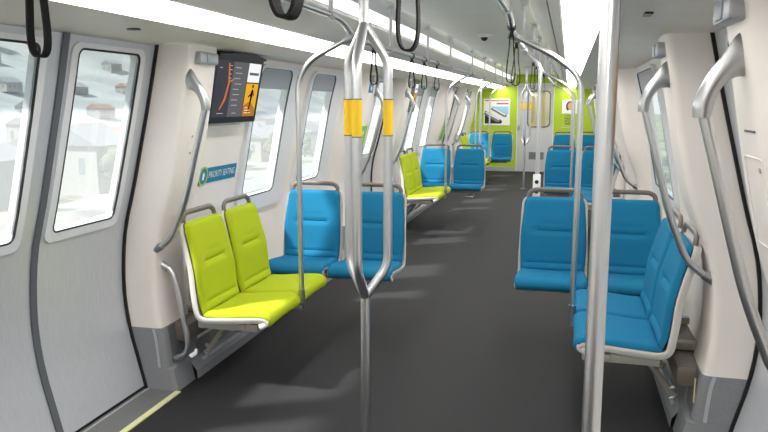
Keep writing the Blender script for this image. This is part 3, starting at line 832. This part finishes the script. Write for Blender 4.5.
# access panels on pillars and small slots
def access(s, ya, yb, z0, z1, label):
    f = surf(PORT, s)
    t = thing('access_panel', label, 'panel')
    q = MB(); panel(q, rrect(ya, z0, yb, z1, .008), [rrect(ya+.003, z0+.003, yb-.003, z1-.003, .006)], f, .0022, 0); q.build('panel_edge', 'soffit', t, smooth=False)
    q = MB()
    for zz in (z0+.03, z1-.03): panel(q, ellipse(ya+.03, zz, .007, .007, 10), [], f, .003, 0)
    q.build('screw', 'galv', t, smooth=False)
access(-1, 3.50, 3.61, 1.30, 1.45, 'small square access panel on the left pillar behind the grab rail')
access(1, 1.96, 2.14, 1.22, 1.46, 'access panel with screws on the near right pillar')
f = surf(PORT, 1); q = MB(); panel(q, [(1.99, 1.524), (2.10, 1.524), (2.10, 1.530), (1.99, 1.530)], [], f, .002, 0)
tag(q.build('pillar_slot', 'gasket', smooth=False), 'thin dark slot on the near right pillar', 'slot')

# ------------------------------------------------------------------ posters on the end wall
t = thing('poster', 'white poster with a silver train drawing on the green end wall', 'poster')
q = MB(); panel(q, [(-1.20, 1.08), (-.585, 1.08), (-.585, 1.70), (-1.20, 1.70)], [], fe, .012, 0, step=9); q.build('poster_sheet', 'white', t, smooth=False)
def pr(name, poly, m, d=.014):
    q = MB(); panel(q, poly, [], fe, d, .0121, step=9); q.build(name, m, t, smooth=False)
pr('heading', [(-1.17, 1.645), (-.62, 1.645), (-.62, 1.665), (-1.17, 1.665)], 'red')
pr('heading', [(-.90, 1.57), (-.62, 1.57), (-.62, 1.60), (-.90, 1.60)], 'red')
pr('sky_patch', [(-1.0, 1.42), (-.62, 1.34), (-.62, 1.52), (-1.0, 1.52)], 'bluep')
pr('black_shape', [(-1.17, 1.12), (-.78, 1.12), (-.76, 1.18), (-1.02, 1.34), (-1.17, 1.42)], 'black', .0145)
pr('train_shape', [(-1.2, 1.34), (-1.14, 1.40), (-.80, 1.22), (-.82, 1.16), (-.90, 1.16)], 'greyp', .016)
pr('train_shape', [(-1.05, 1.46), (-.98, 1.50), (-.66, 1.34), (-.66, 1.28), (-.72, 1.27)], 'greyp', .016)
pr('train_roof', [(-1.16, 1.37), (-1.13, 1.39), (-.82, 1.225), (-.84, 1.20)], 'white', .017)
pr('train_roof', [(-1.0, 1.48), (-.97, 1.49), (-.68, 1.34), (-.70, 1.31)], 'white', .017)
t = thing('poster', 'small flyer with a smiling portrait above pale green text', 'poster')
X0 = .60
q = MB(); panel(q, [(X0, 1.04), (X0+.34, 1.04), (X0+.34, 1.67), (X0, 1.67)], [], fe, .012, 0, step=9); q.build('poster_sheet', 'white', t, smooth=False)
pr('text_block', [(X0+.0, 1.05), (X0+.34, 1.05), (X0+.34, 1.36), (X0, 1.36)], 'tealg')
pr('hair', ellipse(X0+.18, 1.52, .095, .125), 'hair', .014)
pr('face', ellipse(X0+.18, 1.53, .055, .08), 'skin', .016)
pr('shoulders', [(X0+.06, 1.37), (X0+.30, 1.37), (X0+.27, 1.42), (X0+.18, 1.45), (X0+.09, 1.42)], 'white', .015)
for k_ in range(4): pr('text_line', [(X0+.05, 1.30-k_*.06), (X0+.05+[.2, .22, .16, .2][k_], 1.30-k_*.06), (X0+.05+[.2, .22, .16, .2][k_], 1.32-k_*.06), (X0+.05, 1.32-k_*.06)], 'white', .014)
t = thing('poster', 'green wall plate edge beside the end door', 'poster') if False else None

# ------------------------------------------------------------------ outside: hazy town below the track
GZ = -14
q = MB(); q.add([(-900, -300, GZ), (900, -300, GZ), (900, 1100, GZ), (-900, 1100, GZ)], [(0, 1, 2, 3)]); st(q.build('ground', 'g_out', smooth=False))
def hillz(x, y):
    t_ = max(0, (abs(x)-210)/300)
    return GZ+t_**1.15*(118+22*math.sin(y*.012)+9*math.sin(y*.037+x*.02))
for sg in (-1, 1):
    q = MB(); q.grid([[(sg*x, y, hillz(x, y)) for x in range(210, 540, 22)] for y in range(-200, 1000, 24)]); st(q.build('hillside', 'hill', ang=80))
for (x0, w_) in ((-30, 4), (-38, 1.2), (-62, 9)):
    q = MB(); q.box((x0, -100, GZ), (x0+w_, 500, GZ+.2)); st(q.build('road', 'road', smooth=False))
def house(x, y, w, d, h, rz, roof, wallm, label):
    t = thing('house', label, 'house', (x, y, GZ if abs(x) < 210 else hillz(x, y)-1.5), rz, 'houses outside the windows')
    q = MB(); q.box((-w/2, -d/2, 0), (w/2, d/2, h)); q.build('walls', wallm, t, smooth=False)
    rh = w*.28; e_ = .5
    q = MB(); q.add([(-w/2-e_, -d/2-e_, h), (w/2+e_, -d/2-e_, h), (0, -d/2-e_, h+rh), (-w/2-e_, d/2+e_, h), (w/2+e_, d/2+e_, h), (0, d/2+e_, h+rh)], [(0, 1, 2), (3, 5, 4), (0, 2, 5, 3), (1, 4, 5, 2), (0, 3, 4, 1)])
    q.build('roof', roof, t, smooth=False)
    q = MB()
    for yy in (-d*.3, 0, d*.3):
        for xs in (-1, 1): q.box((xs*w/2, yy-.6, h*.4), (xs*(w/2+.05), yy+.6, h*.75))
    for xx in (-w*.25, w*.25): q.box((xx-.6, -d/2-.05, h*.4), (xx+.6, -d/2, h*.75))
    q.build('windows', 'h_dark', t, smooth=False)
hi = 0
for r_i, (xr, n_c, y0_, dy_) in enumerate(((-84, 9, 40, 24), (-112, 10, 55, 26), (-142, 10, 60, 29), (-178, 10, 75, 33), (-245, 9, 110, 46), (-290, 9, 120, 52), (-340, 9, 140, 58), (-400, 8, 170, 66))):
    for c_i in range(n_c):
        hi += 1; red = hi % 5 == 0
        house(xr+random.uniform(-3, 3), y0_+c_i*dy_+random.uniform(-2, 2), random.uniform(8, 13), random.uniform(9, 15), random.uniform(4, 9), random.uniform(-.12, .12), 'h_roof' if red else 'h_roofg', 'h_wall' if hi % 3 else 'h_dark',
              'hazy pale house with %s roof %s outside the left windows' % ('pale red' if red else 'grey', 'on the hillside' if xr < -210 else 'on the flat ground'))
def tree(x, y, h, label):
    t = thing('tree', label, 'tree', (x, y, GZ), 0, 'trees outside the left windows')
    q = MB(); q.tube([(0, 0, 0), (.1, 0, h*.3), (0, .1, h*.6)], [.3, .22, .1], 8); q.build('trunk', 'trunk', t)
    q = MB()
    for k_ in range(9):
        a_ = random.random()*6.28; rr = random.uniform(.1, .28)*h; cx, cy, cz = math.cos(a_)*rr*.9, math.sin(a_)*rr*.9, h*random.uniform(.42, .85); R_ = h*random.uniform(.14, .22)
        q.tube([(cx, cy, cz+R_*math.cos(PI*(1-j/7)) ) for j in range(8)], [max(.02, R_*math.sin(PI*j/7)*random.uniform(.85, 1.1)) for j in range(8)], 9)
    q.build('foliage', 'leaf', t, ang=80)
for i in range(18): tree(-(97 if i % 2 else 74), 44+i*11+random.uniform(-2, 2), random.uniform(5, 9), 'hazy green tree outside the left windows')

# ------------------------------------------------------------------ world, sun, camera
w = bpy.data.worlds.new('World'); SC.world = w; w.use_nodes = True
nt = w.node_tree; bg = nt.nodes['Background']
tc = nt.nodes.new('ShaderNodeTexCoord'); sp = nt.nodes.new('ShaderNodeSeparateXYZ'); rp = nt.nodes.new('ShaderNodeValToRGB')
nt.links.new(tc.outputs['Generated'], sp.inputs[0]); nt.links.new(sp.outputs['Z'], rp.inputs['Fac'])
rp.color_ramp.elements[0].position = 0; rp.color_ramp.elements[0].color = (.90, .93, .95, 1)
rp.color_ramp.elements[1].position = .6; rp.color_ramp.elements[1].color = (.74, .84, .96, 1)
nt.links.new(rp.outputs['Color'], bg.inputs['Color']); bg.inputs['Strength'].default_value = .95
L = bpy.data.lights.new('Sun', 'SUN'); L.energy = 8.5; L.angle = math.radians(4); L.color = (1, .97, .92)
lo = bpy.data.objects.new('Sun', L); COL.objects.link(lo)
lo.rotation_euler = Vector((-.64, -.48, 1.0)).to_track_quat('Z', 'Y').to_euler()

cam = bpy.data.cameras.new('Camera'); co = bpy.data.objects.new('Camera', cam); COL.objects.link(co)
F = 715; th = math.atan(113/F); psi = math.atan(185/(F/math.cos(th)))
co.location = (.75, 0, 1.6)
co.rotation_euler = (PI/2-th, 0, psi)
cam.sensor_width = 36; cam.lens = F*36/768; cam.clip_start = .02; cam.clip_end = 2000
SC.camera = co
vs = SC.view_settings; vs.view_transform = 'Standard'; vs.look = 'None'; vs.gamma = 1; vs.exposure = .32
try: vs.use_curve_mapping = False
except Exception: pass
SC.cycles.max_bounces = 10; SC.cycles.transparent_max_bounces = 12; SC.cycles.diffuse_bounces = 6
